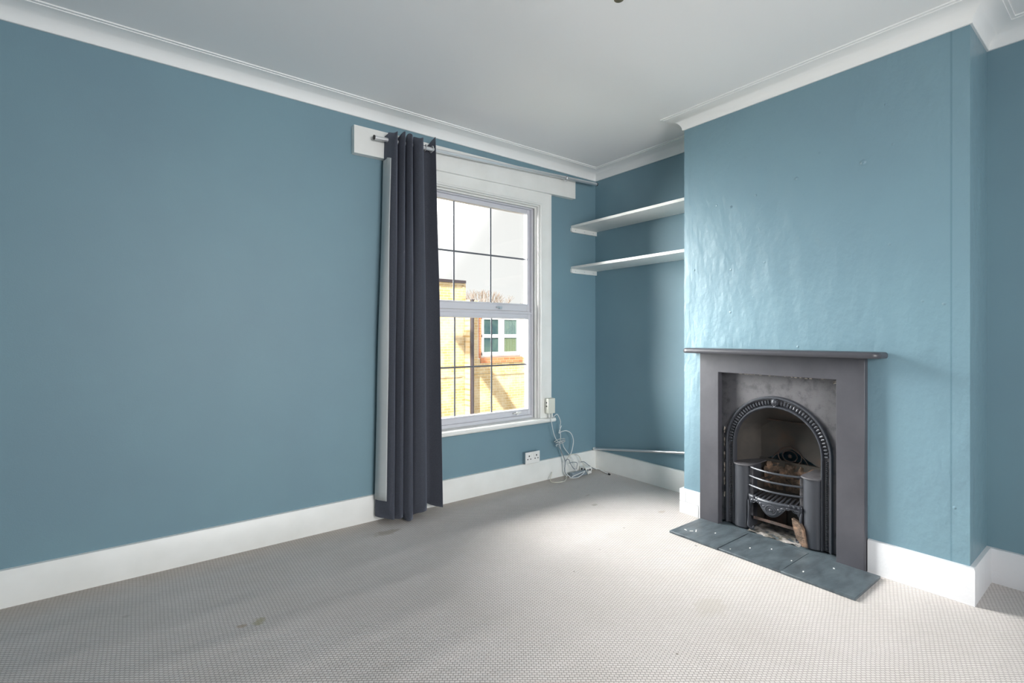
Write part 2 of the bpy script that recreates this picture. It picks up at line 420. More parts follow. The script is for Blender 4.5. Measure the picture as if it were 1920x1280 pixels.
MB().box(RX0 + .05, RX1 - .05, YB - .095, YB - .088, RZ0 + .05, RZ1 - .05).build('glass', 'glass', w2)

# sweep a (distance-from-wall, z) profile along an open floor-plan path; room lies to the RIGHT of travel
def sweep(path, prof, name, material, closed=False):
    n_ = len(path); offs = []
    def nrm(a, b_):
        d = (Vector(b_) - Vector(a)).normalized(); return Vector((d.y, -d.x))
    for i in range(n_):
        if closed: na, nb = nrm(path[i - 1], path[i]), nrm(path[i], path[(i + 1) % n_])
        else:
            na = nrm(path[i - 1], path[i]) if i else nrm(path[0], path[1]); nb = nrm(path[i], path[i + 1]) if i < n_ - 1 else na
        m_ = (na + nb); m_ = m_ / m_.dot(na) if m_.length > 1e-6 else na
        offs.append(m_)
    b_ = MB(); k = len(prof); vs = []
    for i in range(n_):
        for d, z in prof: vs.append((path[i][0] + offs[i].x * d, path[i][1] + offs[i].y * d, z))
    fs = []
    for i in range(n_ if closed else n_ - 1):
        j = (i + 1) % n_
        for q in range(k): fs.append((i * k + q, i * k + (q + 1) % k, j * k + (q + 1) % k, j * k + q))
    if not closed: fs += [tuple(range(k)), tuple((n_ - 1) * k + q for q in range(k))[::-1]]
    b_.add(vs, fs)
    return b_.build(name, material)
room = [(XL, 0), (0, 0), (0, BY0), (BX, BY0), (BX, BY1), (0, BY1), (0, YB), (XL, YB)]
cove = [(0, 2.588), (.008, 2.588)]
for i in range(11):
    a = PI / 2 * i / 10
    cove.append((.010 + .088 * (1 - math.cos(a)), 2.590 + .069 * math.sin(a)))
cove += [(.099, 2.663), (.112, 2.664), (.112, ZC), (0, ZC)]
struct(sweep(room, cove, 'trim_1', 'cornice', closed=True))
skirt = [(0, 0), (.02, 0), (.02, .158), (.016, .165), (0, .167)]
struct(sweep([(XL, 0), (0, 0), (0, BY0 + .02)], skirt, 'baseboard_left', 'white'))
struct(sweep([(BX, -2.207), (BX, BY1), (0, BY1), (0, YB), (XL, YB), (XL, -.02)], skirt, 'baseboard_right', 'white_lumpy'))
# skirting blocks left of the fireplace, painted white, two courses
b = MB()
for z0, z1, ys in ((0.0, .078, (-1.126, -1.268, -1.287)), (.081, .163, (-1.126, -1.175, -1.287))):
    for y0, y1 in zip(ys[:-1], ys[1:]): b.box(BX - .026, BX - .001, y1 + .001, y0 - .001, z0, z1)
b.box(BX - .022, BX - .001, -1.286, -1.128, 0, .162)
b.box(BX, -0.02, BY0, -1.126, 0, .163)
struct(b.build('baseboard_breast', 'white_lumpy', bevel=.0015))

# ------------------------------------------------------------------ window
w1 = struct(empty('window_1', (-1.251, 0, WZ0)))
AX0, AX1, AZ = WX0 - .11, WX1 + .11, WZ1 + .10
def arch_prof(): return [(0, 0), (0, .012), (.012, .018), (.020, .013), (.080, .020), (.094, .026), (.11, .026), (.11, 0)]
def architrave():
    b_ = MB(); pr = arch_prof(); k = len(pr)
    corners = [((WX1, WZ0), (1, 0)), ((WX1, WZ1), (1, 1)), ((WX0, WZ1), (-1, 1)), ((WX0, WZ0), (-1, 0))]
    vs = [(cx + dx * d, -y, cz + dz * d * (.10 / .11)) for (cx, cz), (dx, dz) in corners for d, y in pr]
    fs = [(i * k + q, i * k + (q + 1) % k, (i + 1) * k + (q + 1) % k, (i + 1) * k + q) for i in range(3) for q in range(k)]
    fs += [tuple(range(k)), tuple(3 * k + q for q in range(k))]
    return b_.add(vs, fs)
architrave().build('architrave', 'white', w1)
b = MB()   # timber reveal lining with a staff bead
b.box(WX1 - .010, WX1, 0, .158, WZ0, WZ1).box(WX0, WX0 + .010, 0, .158, WZ0, WZ1).box(WX0 + .01, WX1 - .01, 0, .158, WZ1 - .010, WZ1)
b.box(WX1 - .022, WX1 - .010, .03, .045, WZ0, WZ1 - .01).box(WX0 + .01, WX0 + .022, .03, .045, WZ0, WZ1 - .01).box(WX0 + .022, WX1 - .022, .03, .045, WZ1 - .022, WZ1 - .01)
b.build('reveal_lining', 'white', w1, bevel=.002)
sill = MB()
sill.prism([(-.062, .493), (-.066, .503), (-.062, .512), (-.052, .517), (.10, .519), (.10, .480), (-.052, .480), (-.060, .484)], 'yz', AX0 - .015, AX1 + .015)
# the sill board only projects sideways in front of the wall
sill = MB(); pr = [(-.052, .482), (-.061, .486), (-.066, .498), (-.061, .511), (-.052, .516), (-.0005, .516), (-.0005, .482)]
sill.prism(pr, 'yz', AX0 - .018, AX1 + .018)
sill.box(WX0, WX1, -.0005, .20, .496, .516)
sill.build('window_sill', 'white', w1, bevel=.002)
FXL, FXR = WX0 + .010, WX1 - .010
def rect_frame(x0, x1, z0, z1, w_, y0, y1, wb=None, wt=None):
    wb = wb or w_; wt = wt or w_
    return MB().box(x0, x0 + w_, y0, y1, z0, z1).box(x1 - w_, x1, y0, y1, z0, z1).box(x0 + w_, x1 - w_, y0, y1, z0, z0 + wb).box(x0 + w_, x1 - w_, y0, y1, z1 - wt, z1)
rect_frame(FXL, FXR, .516, 2.258, .022, .06, .135, .024, .018).build('outer_frame', 'upvc', w1, bevel=.003)
GX0, GX1 = -1.766, -0.736
up = rect_frame(FXL + .022, FXR - .022, 1.396, 2.240, GX0 - FXL - .022, .085, .122, .060, .037).build('upper_sash', 'upvc', w1, bevel=.004)
lo = rect_frame(FXL + .022, FXR - .022, .540, 1.394, GX0 - FXL - .022, .072, .112, .052, .061).build('lower_sash', 'upvc', w1, bevel=.004)
MB().box(FXL + .022, FXR - .022, .058, .072, 1.372, 1.382).build('sash_lip', 'upvc', lo, bevel=.002)
rect_frame(GX0 - .012, GX1 + .012, .592 - .012, 1.333 + .012, .012, .060, .072).build('glazing_bead', 'upvc', lo, bevel=.003)
rect_frame(GX0 - .012, GX1 + .012, 1.457 - .012, 2.203 + .012, .012, .074, .085).build('glazing_bead', 'upvc', up, bevel=.003)
for s_, z0, z1, yb in ((up, 1.45, 2.21, .110), (lo, .585, 1.34, .098)):
    MB().box(GX0 - .006, GX1 + .006, yb, yb + .006, z0, z1).build('glass_pane', 'glass', s_, smooth=False)
    for xx in (-1.419, -1.083): MB().box(xx - .0065, xx + .0065, yb - .0035, yb - .0005, z0 + .004, z1 - .004).build('glazing_bar', 'lead', s_)
    zm = (z0 + z1) / 2 - (.004 if s_ is lo else 0)
    MB().box(GX0, GX1, yb - .0032, yb - .0008, zm - .0065, zm + .0065).build('glazing_bar', 'lead', s_)
# fasteners
for hx, hz, hy, pr_ in ((-1.62, 1.405, .085, up), (-1.02, 1.405, .085, up)):
    MB().box(hx - .03, hx + .03, hy - .012, hy, hz + .010, hz + .022).box(hx - .006, hx + .020, hy - .020, hy - .010, hz + .004, hz + .012).build('sash_fastener', 'steel', pr_, bevel=.002)
MB().box(-.90, -.83, .045, .060, .562, .574).box(-.875, -.862, .030, .048, .556, .580).box(-.866, -.835, .026, .034, .572, .580).build('window_handle', 'plastic', lo, bevel=.002)

# ------------------------------------------------------------------ pelmet board and curtain pole
b = MB()
b.add([(-2.231, y, z) for y, z in ((0, 2.342), (-.02, 2.342), (-.02, 2.517), (0, 2.517))] + [(-.298, y, z) for y, z in ((0, 2.374), (-.02, 2.374), (-.02, 2.533), (0, 2.533))],
      [(0, 1, 2, 3), (7, 6, 5, 4), (0, 4, 5, 1), (1, 5, 6, 2), (2, 6, 7, 3), (3, 7, 4, 0)])
o = b.build('backing_board', 'white', bevel=.002)
# keep the board clear of the architrave underneath
for v_ in o.data.vertices:
    v_.co.y += -.0275 if v_.co.y < -.01 else -.0005
tag(o, 'long white board fixed to the wall above the window, behind the curtain pole', 'board')
def rodz(x): return 2.4462 + (x + 2.118) * (2.526 - 2.4462) / (2.118 - .09)
RY = -.098
rod = empty('curtain_pole', (-1.1, RY, rodz(-1.1)))
tag(rod, 'thin chrome curtain pole running above the window into the corner', 'curtain pole')
MB().cyl((-2.118, RY, rodz(-2.118)), (-1.25, RY, rodz(-1.25)), .0135).build('pole_section', 'chrome', rod)
MB().cyl((-1.25, RY, rodz(-1.25)), (-.09, RY, rodz(-.09)), .0125).build('pole_section', 'chrome', rod)
for xx in (-2.122, -.088): MB().cyl((xx - .004, RY, rodz(xx)), (xx + .004, RY, rodz(xx)), .0145).build('end_cap', 'black', rod, bevel=.001)
for xx in (-1.985, -.46):
    z = rodz(xx)
    b = MB().box(xx - .012, xx + .012, -.032, -.028, z - .035, z + .03).cyl((xx, -.03, z - .005), (xx, RY + .012, z - .002), .005)
    b.tube([(xx, RY + .016 * math.cos(a), z + .016 * math.sin(a)) for a in [2 * PI * k / 20 for k in range(20)]], .0035, 6, closed=True)
    b.cyl((xx, RY, z - .016), (xx, RY, z - .03), .004)
    b.build('bracket', 'steel', rod)

# ------------------------------------------------------------------ curtain
top = [(-2.030, -.050), (-2.030, -.10), (-2.022, -.150), (-2.000, -.170), (-1.978, -.13), (-1.958, -.075), (-1.962, -.14), (-1.945, -.172), (-1.925, -.13), (-1.905, -.078), (-1.912, -.14), (-1.895, -.170), (-1.872, -.13), (-1.852, -.078), (-1.862, -.14), (-1.838, -.168), (-1.805, -.15), (-1.775, -.07), (-1.745, -.062), (-1.715, -.075), (-1.695, -.115)]
bot = [(-2.095, -.050), (-2.090, -.11), (-2.062, -.160), (-2.040, -.176), (-2.018, -.165), (-2.004, -.135), (-1.998, -.155), (-1.983, -.180), (-1.962, -.170), (-1.950, -.138), (-1.942, -.165), (-1.925, -.193), (-1.898, -.180), (-1.882, -.150), (-1.868, -.168), (-1.825, -.190), (-1.788, -.165), (-1.765, -.10), (-1.735, -.095), (-1.705, -.13), (-1.672, -.175)]
tp = crom([(x_, y_, 0) for x_, y_ in top], 7); bp = crom([(x_, y_, 0) for x_, y_ in bot], 7)
NZ = 46; ns = len(tp)
def cpt(i, k, off=0.0):
    s_ = i / (ns - 1); tz = k / (NZ - 1)
    zt = rodz(tp[i].x) + .040 + .010 * math.sin(s_ * 40) * (1 if s_ > .05 else 0)
    if s_ > .93: zt += .035 * (s_ - .93) / .07
    zb = .040 + .010 * math.sin(s_ * 19) - .022 * max(0, 1 - abs(s_ - .52) / .25)
    if s_ > .86: zb = zb + .035 * (1 - (s_ - .86) / .14)
    z = zt + (zb - zt) * tz
    e = tz ** 0.85
    p_ = tp[i].lerp(bp[i], e)
    wv = .006 * math.sin(tz * 7 + i * .21) * math.sin(PI * min(1, tz * 1.3 + .05))
    return Vector((p_.x + wv, p_.y + wv * .7, z))
cur = empty('curtain', (-1.88, -.11, 0.03))
tag(cur, 'long navy eyelet curtain drawn to the left side of the window', 'curtain')
b = MB().grid([[cpt(i, k) for i in range(ns)] for k in range(NZ)])
o = b.build('curtain_fabric', 'navy', cur, fix=False)
sd = o.modifiers.new('thick', 'SOLIDIFY'); sd.thickness = .003; sd.offset = 0
# lining panel on the wall-side return, short of header and hem
rows = []
for k in range(NZ):
    r_ = []
    for i in range(0, 15):
        p0 = cpt(i, k); p1 = cpt(min(i + 1, ns - 1), k); d = (p1 - p0); d.z = 0; d.normalize()
        nx = Vector((-abs(d.y), -abs(d.x) * .2, 0)).normalized()
        r_.append(p0 + nx * .005)
    rows.append(r_)
k0 = 3; rows = rows[k0:NZ - 2]
o = MB().grid(rows).build('lining', 'lining', cur, fix=False)
o['label'] = 'pale grey lining strip'
sd = o.modifiers.new('thick', 'SOLIDIFY'); sd.thickness = .003; sd.offset = 0
for xx in (-2.025, -1.985, -1.93, -1.875, -1.82, -1.765, -1.715):
    z = rodz(xx)
    MB().tube([(xx + .004 * math.sin(a * 1), RY + .022 * math.cos(a), z + .022 * math.sin(a)) for a in [2 * PI * k / 24 for k in range(24)]], .0035, 6, closed=True).build('eyelet', 'chrome', cur)

# ------------------------------------------------------------------ alcove shelves
for zt, lab in ((2.150, 'upper white shelf across the alcove left of the chimney breast'), (1.795, 'lower white shelf across the alcove left of the chimney breast')):
    sh = empty('wall_shelf', (-.15, -.57, zt)); tag(sh, lab, 'shelf', 'alcove shelves')
    MB().box(-.31, -.001, BY0 + .001, -.001, zt - .022, zt).build('shelf_board', 'white', sh, bevel=.002)
    b = MB().prism([(-.318, zt - .022), (-.001, zt - .022), (-.001, zt - .058), (-.305, zt - .058), (-.318, zt - .050)], 'xz', -.020, -.001)
    bt = b.build('batten', 'white', sh, bevel=.0015)
    for xx in (-.27, -.16, -.05): MB().cyl((xx, -.0225, zt - .04), (xx, -.018, zt - .04), .004, 10).build('screw', 'steel', bt)
    MB().box(-.28, -.001, BY0 + .001, BY0 + .020, zt - .058, zt - .022).build('batten', 'white', sh, bevel=.0015)
# loose pole leaning in the alcove above the skirting
pl = empty('metal_pole', (-.04, -.57, .26)); tag(pl, 'loose thin metal pole lying on top of the skirting in the alcove', 'pole')
MB().cyl((-.036, -.028, .181), (-.045, -1.136, .345), .0115).build('tube', 'steel', pl)
MB().cyl((-.036, -.014, .179), (-.036, -.034, .182), .0135).build('end_cap', 'plastic', pl)

# ------------------------------------------------------------------ socket, adapter box, cables
sk = empty('power_socket', (-.775, 0, .18)); tag(sk, 'white double power socket on the skirting below the window', 'socket')
MB().box(-.846, -.702, -.034, -.001, .172, .260).build('back_box', 'painted_box', sk, bevel=.002)
fp = MB().box(-.848, -.700, -.044, -.034, .170, .262).build('face_plate', 'plastic', sk, bevel=.003)
for cx in (-.812, -.736):
    b = MB().box(cx - .005, cx + .005, -.0452, -.043, .225, .237)
    b.box(cx - .020, cx - .010, -.0452, -.043, .203, .210).box(cx + .010, cx + .020, -.0452, -.043, .203, .210)
    b.build('pin_holes', 'black', fp)
for cx in (-.788, -.760): MB().box(cx - .007, cx + .007, -.048, -.044, .226, .248).build('rocker_switch', 'plastic', fp, bevel=.001)
ab = empty('adapter_box', (-.590, -.05, .56)); tag(ab, 'small cream splitter box on the window sill end, with cables plugged in below', 'adapter')
MB().box(-.632, -.556, -.072, -.0275, .555, .680).build('casing', 'cream_plastic', ab, bevel=.006, seg=3)
for zz in (.645, .615): MB().cyl((-.6335, -.050, zz), (-.630, -.050, zz), .007, 14).build('round_socket', 'black', ab)
for xx in (-.606, -.575): MB().cyl((xx, -.052, .557), (xx, -.054, .521), .007, 12).build('cable_plug', 'plastic', ab)
def cable(name, pts, r, mt, lab):
    o_ = MB().tube(crom(pts, 10), r, 8).build(name, mt)
    return tag(o_, lab, 'cable', 'tangled cables under the window sill')
cable('cable', [(-.606, -.072, .528), (-.606, -.082, .48), (-.575, -.074, .389), (-.536, -.066, .328), (-.50, -.055, .31), (-.46, -.05, .301), (-.431, -.045, .248), (-.373, -.045, .183), (-.333, -.05, .134), (-.31, -.06, .06), (-.30, -.07, .012)], .0030, 'cable_white', 'thin white cable hanging in front of the wall from the left of the adapter box')
cable('cable', [(-.575, -.072, .528), (-.545, -.078, .545), (-.515, -.070, .520), (-.486, -.060, .473), (-.486, -.052, .425), (-.478, -.052, .34), (-.487, -.05, .290), (-.47, -.05, .22), (-.45, -.055, .14), (-.44, -.06, .06), (-.425, -.07, .010)], .0032, 'cable_white', 'white cable bowing right from the adapter box then falling straight')
cable('cable', [(-.490, -.075, .445), (-.512, -.068, .386), (-.480, -.07, .394), (-.431, -.075, .395), (-.373, -.07, .364), (-.343, -.066, .303), (-.353, -.066, .24), (-.373, -.066, .193), (-.421, -.066, .151), (-.434, -.066, .130), (-.446, -.066, .095), (-.43, -.08, .03), (-.41, -.10, .008)], .0034, 'cable_white', 'white cable with the wide round loop standing out to the right')
cable('cable', [(-.526, -.066, .292), (-.489, -.066, .238), (-.452, -.066, .17), (-.441, -.068, .133), (-.447, -.07, .057), (-.431, -.075, .026), (-.39, -.09, .008)], .0036, 'cable_grey', 'grey cable dropping from the knot down the skirting')
cable('cable', [(-.400, -.06, .010), (-.435, -.075, .006), (-.470, -.110, .006), (-.530, -.150, .006), (-.600, -.140, .006), (-.625, -.100, .006), (-.600, -.060, .020), (-.56, -.035, .06)], .0034, 'cable_cream', 'cream cable lying in a loop on the carpet at the left of the tangle')
cable('cable', [(-.46, -.085, .142), (-.421, -.085, .156), (-.392, -.085, .11), (-.363, -.088, .07), (-.345, -.09, .062)], .0034, 'cable_grey', 'short dark grey cable arching into the left of the extension block')
cable('cable', [(-.425, -.098, .125), (-.38, -.10, .128), (-.333, -.10, .114), (-.336, -.10, .075), (-.34, -.10, .062)], .0030, 'cable_grey', 'grey cable curving over the top of the extension block')
cable('cable', [(-.262, -.075, .106), (-.220, -.075, .100), (-.181, -.075, .073), (-.118, -.07, .033), (-.07, -.07, .010)], .0034, 'cable_grey', 'grey cable running right from the extension block towards the corner')
cable('cable', [(-.431, -.075, .150), (-.395, -.072, .178), (-.343, -.070, .184), (-.283, -.070, .161), (-.250, -.074, .105), (-.238, -.125, .03), (-.232, -.135, .006)], .0028, 'cable_cream', 'thin cream cable arching over the tangle in front of the skirting')
cable('cable', [(-.41, -.112, .010), (-.37, -.135, .030), (-.30, -.137, .040), (-.27, -.13, .040), (-.31, -.14, .022), (-.38, -.145, .008), (-.43, -.11, .007)], .0036, 'cable_white', 'flat white cable loop in front of the extension block')
kn = [(-.564, -.068, .318), (-.527, -.076, .334), (-.46, -.076, .333), (-.445, -.06, .318), (-.47, -.045, .300), (-.536, -.060, .305), (-.55, -.078, .312), (-.49, -.086, .322), (-.452, -.078, .312), (-.48, -.066, .296), (-.54, -.068, .290), (-.536, -.066, .276)]
M['cable_mid'] = mat('dull_grey_cable', (0.40, 0.43, 0.44), 0.45)
cable('cable', kn, .0038, 'cable_mid', 'grey cable wound into a knot halfway down the hanging cables')
o = MB().tube(crom([(-.25, -.10, .012), (-.17, -.055, .012), (-.10, -.045, .014), (-.05, -.075, .012), (-.065, -.15, .009), (-.085, -.235, .008)], 8), .0062, 8).build('power_lead', 'plastic')
tag(o, 'thick cream lead with a black end lying on the carpet in the corner', 'cable')
e_ = MB().cyl((-.085, -.232, .008), (-.089, -.250, .008), .0075, 10).build('cable_tip', 'black', o)
ex = empty('extension_block', (-.28, -.09, 0)); tag(ex, 'grey extension block with black plug holes lying against the skirting', 'extension lead')
MB().box(-.400, -.215, -.118, -.078, .0005, .040).build('block', mat('grey_blue_plastic', (.25, .30, .34), .45), ex, bevel=.005)
fr_ = MB().box(-.235, -.165, -.113, -.030, .0005, .058).build('plug_head', 'plastic', ex, bevel=.006)
for zz, yy in ((.034, -.095), (.034, -.062)): MB().box(-.238, -.234, yy - .008, yy + .008, zz - .009, zz + .013).build('plug_hole', 'black', ex)
for xx in (-.215, -.190): MB().cyl((xx, -.1155, .036), (xx, -.112, .036), .0085, 12).build('plug_hole', 'black', ex)

# ------------------------------------------------------------------ fireplace
fp = empty('fireplace', (BX, -1.745, 0)); tag(fp, 'dark painted fireplace with arched cast iron insert set in the chimney breast', 'fireplace')
SY0, SY1, SZ = -1.290, -2.203, 1.085
IY0, IY1, IZ = -1.418, -2.075, .966
b = MB().prism([(SY0, .0005), (SY0, SZ), (SY1, SZ), (SY1, .0005), (IY1, .0005), (IY1, IZ), (IY0, IZ), (IY0, .0005)], 'yz', -.402, BX - .001)
sur = b.build('surround', 'surround', fp, bevel=.003)
# mantel shelf with rounded nose and rounded front corners
def mantel():
    y0, y1, xf, xb = -1.205, -2.288, -.490, BX - .001
    b_ = MB(); R_ = .045; lev = []
    for z, ins in ((1.085, .006), (1.090, .001), (1.098, 0), (1.106, .001), (1.113, .006), (1.116, .014)):
        out_ = []
        for k in range(9):
            a = PI / 2 * k / 8; out_.append((xf + R_ - (R_ - ins) * math.sin(a) , y0 - R_ + (R_ - ins) * math.cos(a)))
        for k in range(9):
            a = PI / 2 * k / 8; out_.append((xf + R_ - (R_ - ins) * math.cos(a), y1 + R_ - (R_ - ins) * math.sin(a)))
        lev.append([(xb, y0 - ins, z)] + [(x_, y_, z) for x_, y_ in out_] + [(xb, y1 + ins, z)])
    m_ = len(lev[0]); vs = [p for l_ in lev for p in l_]; fs = []
    for i in range(len(lev) - 1):
        for j in range(m_): fs.append((i * m_ + j, i * m_ + (j + 1) % m_, (i + 1) * m_ + (j + 1) % m_, (i + 1) * m_ + j))
    fs += [tuple(range(m_)), tuple((len(lev) - 1) * m_ + j for j in range(m_))]
    return b_.add(vs, fs)
mantel().build('mantel_shelf', mat('mantel_dark_gloss', (0.060, 0.060, 0.070), 0.38), fp)
# cast panel with arched opening
YC, SPR = -1.735, .527
def arc_path(hw, top, n_=48, zb=.022, legs=8):
    h = top - SPR; p_ = [(YC + hw, zb + (SPR - zb) * i / legs) for i in range(legs)]
    p_ += [(YC + hw * math.cos(PI * i / n_), SPR + h * math.sin(PI * i / n_)) for i in range(n_ + 1)]
    p_ += [(YC - hw, SPR - (SPR - zb) * (i + 1) / legs) for i in range(legs)]
    return p_
inn = arc_path(.262, .795)
def onrect(y, z, y0=-1.399, y1=-2.091, z1=.980):
    if z <= SPR: return (y0 if y > YC else y1, z)
    dy, dz = y - YC, z - SPR; t_ = min((y0 - YC) / dy if dy > 1e-6 else 9e9, (y1 - YC) / dy if dy < -1e-6 else 9e9, (z1 - SPR) / dz if dz > 1e-6 else 9e9)
    return (YC + dy * t_, SPR + dz * t_)
outp = [onrect(*p_) for p_ in inn]
for tgt in ((-1.399, .980), (-2.091, .980)):   # snap nearest to the true corners
    i = min(range(len(outp)), key=lambda q: (outp[q][0] - tgt[0]) ** 2 + (outp[q][1] - tgt[1]) ** 2); outp[i] = tgt
PX = -.325
b = MB().grid([[(PX, y, z) for y, z in inn], [(PX, y, z) for y, z in outp]])
panel = b.build('cast_iron_panel', 'iron', fp, fix=False, smooth=False)
sd = panel.modifiers.new('thick', 'SOLIDIFY'); sd.thickness = .012; sd.offset = 0
def ring(prof, n_=72, legs=10, zb=.022):
    """sweep (radius offset from .246, projection) along the arch"""
    rows = []
    for dr, px_ in prof:
        rows.append([(PX - px_, y, z) for y, z in arc_path(.246 + dr, .772 + dr * 1.22, n_, zb, legs)])
    return MB().grid(rows)
mould = ring([(-.002, -.015), (-.002, .014), (.002, .020), (.006, .020), (.010, .014), (.012, .003), (.040, .003), (.041, .016), (.046, .022), (.052, .022), (.056, .014), (.058, -.004)]).build('arch_moulding', 'iron_blue', panel, fix=False)
for side in (0, 1):
    b = MB()
    for i in range(47):
        a = PI * (i + .5) / 47
        if abs(a - PI / 2) < .07 or (a > PI / 2) != bool(side): continue
        y, z = YC + .272 * math.cos(a), SPR + .276 * math.sin(a); d = Vector((0, math.cos(a), math.sin(a) * 1.04)).normalized()
        c0 = Vector((PX - .0095, y, z)); L_ = .0135
        b.tube([c0 - d * L_, c0 - d * L_ * .5 + Vector((-.0035, 0, 0)), c0 + d * L_ * .5 + Vector((-.0035, 0, 0)), c0 + d * L_], [.0022, .0054, .0060, .0025], 8)
    b.build('fluting', 'iron_blue', mould)
    b = MB(); sgn = -1 if side else 1
    for i in range(46): b.ball((PX - .006, YC + sgn * .272, .035 + i * .0105), .007, .0065, .0050, 8)
    b.build('beading', 'iron_blue', mould)
b = MB()
zr = SPR + .276
b.ball((PX - .020, YC, zr + .004), .016, .017, .020, 12).ball((PX - .030, YC, zr + .002), .010, .008, .010, 10)
for k in range(10):
    a = 2 * PI * k / 10; b.ball((PX - .016, YC + .017 * math.cos(a), zr + .003 + .019 * math.sin(a)), .008, .006, .006, 8)
b.ball((PX - .014, YC, zr - .024), .008, .010, .008, 8)
b.build('rosette', 'iron_blue', mould)
# remains of filler round the panel
random.seed(3)
def filler(c_, ly, lz):
    n_ = 9; pts = []
    for k in range(n_):
        a = 2 * PI * k / n_; q_ = random.uniform(.6, 1.1); pts.append((c_[1] + ly * q_ * math.cos(a), c_[2] + lz * q_ * math.sin(a)))
    MB().prism(pts, 'yz', c_[0] - .004, c_[0] + .004).build('filler_remnant', 'filler', sur)
y = -1.44
while y > -2.07:
    l_ = random.uniform(.010, .036)
    if random.random() < (.5 if y > -1.8 else .85): filler((-.334, y, .960 + random.uniform(-.003, .002)), l_ / 2, random.uniform(.002, .0045))
    y -= l_ + random.uniform(.002, .012)
for i in range(5): filler((-.335, -2.035 - random.uniform(0, .03), .953 - random.uniform(0, .014)), .009, .004)
for z, l_ in ((.44, .012), (.40, .03), (.33, .018), (.20, .02), (.12, .03), (.05, .012)): filler((-.333, -2.070, z), .0035, l_)
for z, l_ in ((.60, .02), (.52, .03), (.44, .03), (.36, .035), (.27, .03), (.19, .02)): filler((-.336, -1.4235, z), .004, l_)
# fireback: tapered hood and back plate
def lerp2(a, b_, t_): return (a[0] + (b_[0] - a[0]) * t_, a[1] + (b_[1] - a[1]) * t_)
fro = arc_path(.262, .795, 40, .40, 6)
def backp(y, z):
    u = (y - YC) / .262
    if z <= SPR: return (YC + u * .185, z)
    zz = SPR + (z - SPR) * .58
    return (YC + max(-1, min(1, u * 1.15)) * .185, min(zz, .668))
bk = [backp(*p_) for p_ in fro]
rows = []
for x_, t_ in ((-.316, 0), (-.24, .3), (-.16, .75), (-.12, 1.0)):
    rows.append([(x_, *lerp2(fro[i], bk[i], t_)) for i in range(len(fro))])
b = MB().grid(rows)
k = len(fro); cen = (-.12, YC, .50); b.add([(-.12, *p_) for p_ in bk] + [cen], [(i, i + 1, k) for i in range(k - 1)])
fb = b.build('fireback', 'soot', fp, fix=False)
b = MB()
for r_ in (.055, .034): b.tube([(-.122, YC + .01 + r_ * 1.25 * math.cos(a), .455 + r_ * math.sin(a)) for a in [2 * PI * q / 40 for q in range(40)]], .0035, 6, closed=True)
b.ball((-.121, YC + .01, .455), .006, .012, .012, 12)
b.tube([(-.124, YC + .01 + (.062 + .035 * t_) * 1.2 * math.cos(PI * .5 * (1 - t_)), .455 + (.062) * math.sin(PI * .5 * (1 - t_)) - .06 * t_) for t_ in [q / 14 for q in range(15)]], .0025, 6)
b.tube([(-.124, YC + .01 - (.062 + .035 * t_) * 1.2 * math.cos(PI * .5 * (1 - t_)), .455 + (.062) * math.sin(PI * .5 * (1 - t_)) - .06 * t_) for t_ in [q / 14 for q in range(15)]], .0025, 6)
b.build('medallion', 'rusty', fb)
b = MB()   # hood lip across the throat
b.tube([(-.21, YC + .20, .690), (-.15, YC + .13, .672), (-.14, YC, .668), (-.15, YC - .13, .672), (-.21, YC - .20, .690)], .004, 6)
b.build('hood_lip', 'rusty', fb)
# hob cheeks
def cheek(sgn):
    yo, yi = YC + sgn * .250, YC + sgn * .150; n_ = 12; pts = [(-.300, yo)]
    for i in range(n_ + 1):
        a = PI * i / n_; pts.append((-.322 - .042 * math.sin(a), (yo + yi) / 2 + (yo - yi) / 2 * math.cos(a)))
    pts += [(-.300, yi), (-.16, yi + sgn * .015), (-.16, yo)]
    return MB().prism(pts, 'xy', .022, .402)
for sgn in (1, -1):
    ck = cheek(sgn).build('hob_cheek', 'iron_blue', fp, bevel=.002)
    yo, yi = YC + sgn * .252, YC + sgn * .140
    MB().prism([(-.310, yo)] + [(-.325 - .050 * math.sin(PI * i / 12), (yo + yi) / 2 + (yo - yi) / 2 * math.cos(PI * i / 12)) for i in range(13)] + [(-.14, yi), (-.14, yo)], 'xy', .402, .410).build('hob_plate', 'iron', ck, bevel=.0015)
# grate: bars, side posts, slats, fret
gr = MB()
def bow(s_, d=.046): return -.338 - d * math.sin(PI * s_)
bars = []
GY0, GY1 = YC + .152, YC - .152
for z in (.398, .344, .288):
    pts = [(bow(i / 20), GY0 + (GY1 - GY0) * i / 20, z) for i in range(21)]
    MB().tube(pts, .0062, 8).build('grate_bar', 'iron_blue', fp)
for sgn in (1, -1):
    y = YC + sgn * .143
    MB().box(-.332, -.318, y - .010, y + .010, .10, .402).build('grate_post', 'iron', fp, bevel=.003)
b = MB()
rows = []
for i in range(41):
    s_ = i / 40; x_ = bow(s_); y = GY0 + (GY1 - GY0) * s_; u = abs(s_ - .5) * 2
    zb = .143 + .045 * min(1, (u / .42) ** 2) if u < .42 else (.195 + .012 * math.sin((u - .42) / .40 * PI) if u < .82 else .195 - .07 * (u - .82) / .18)
    rows.append((x_, y, zb))
g0 = [(x_ - .002, y, .236) for x_, y, zb in rows]; g1 = [(x_ - .006, y, .226) for x_, y, zb in rows]; g2 = [(x_ - .001, y, .214) for x_, y, zb in rows]; g3 = [(x_ - .003, y, (zb + .214) / 2) for x_, y, zb in rows]; g4 = [(x_, y, zb) for x_, y, zb in rows]
b.grid([g0, g1, g2, g3, g4])
fret = b.build('ornate_fret', 'iron_blue', fp, fix=False)
sd = fret.modifiers.new('thick', 'SOLIDIFY'); sd.thickness = .009; sd.offset = 0
b = MB()
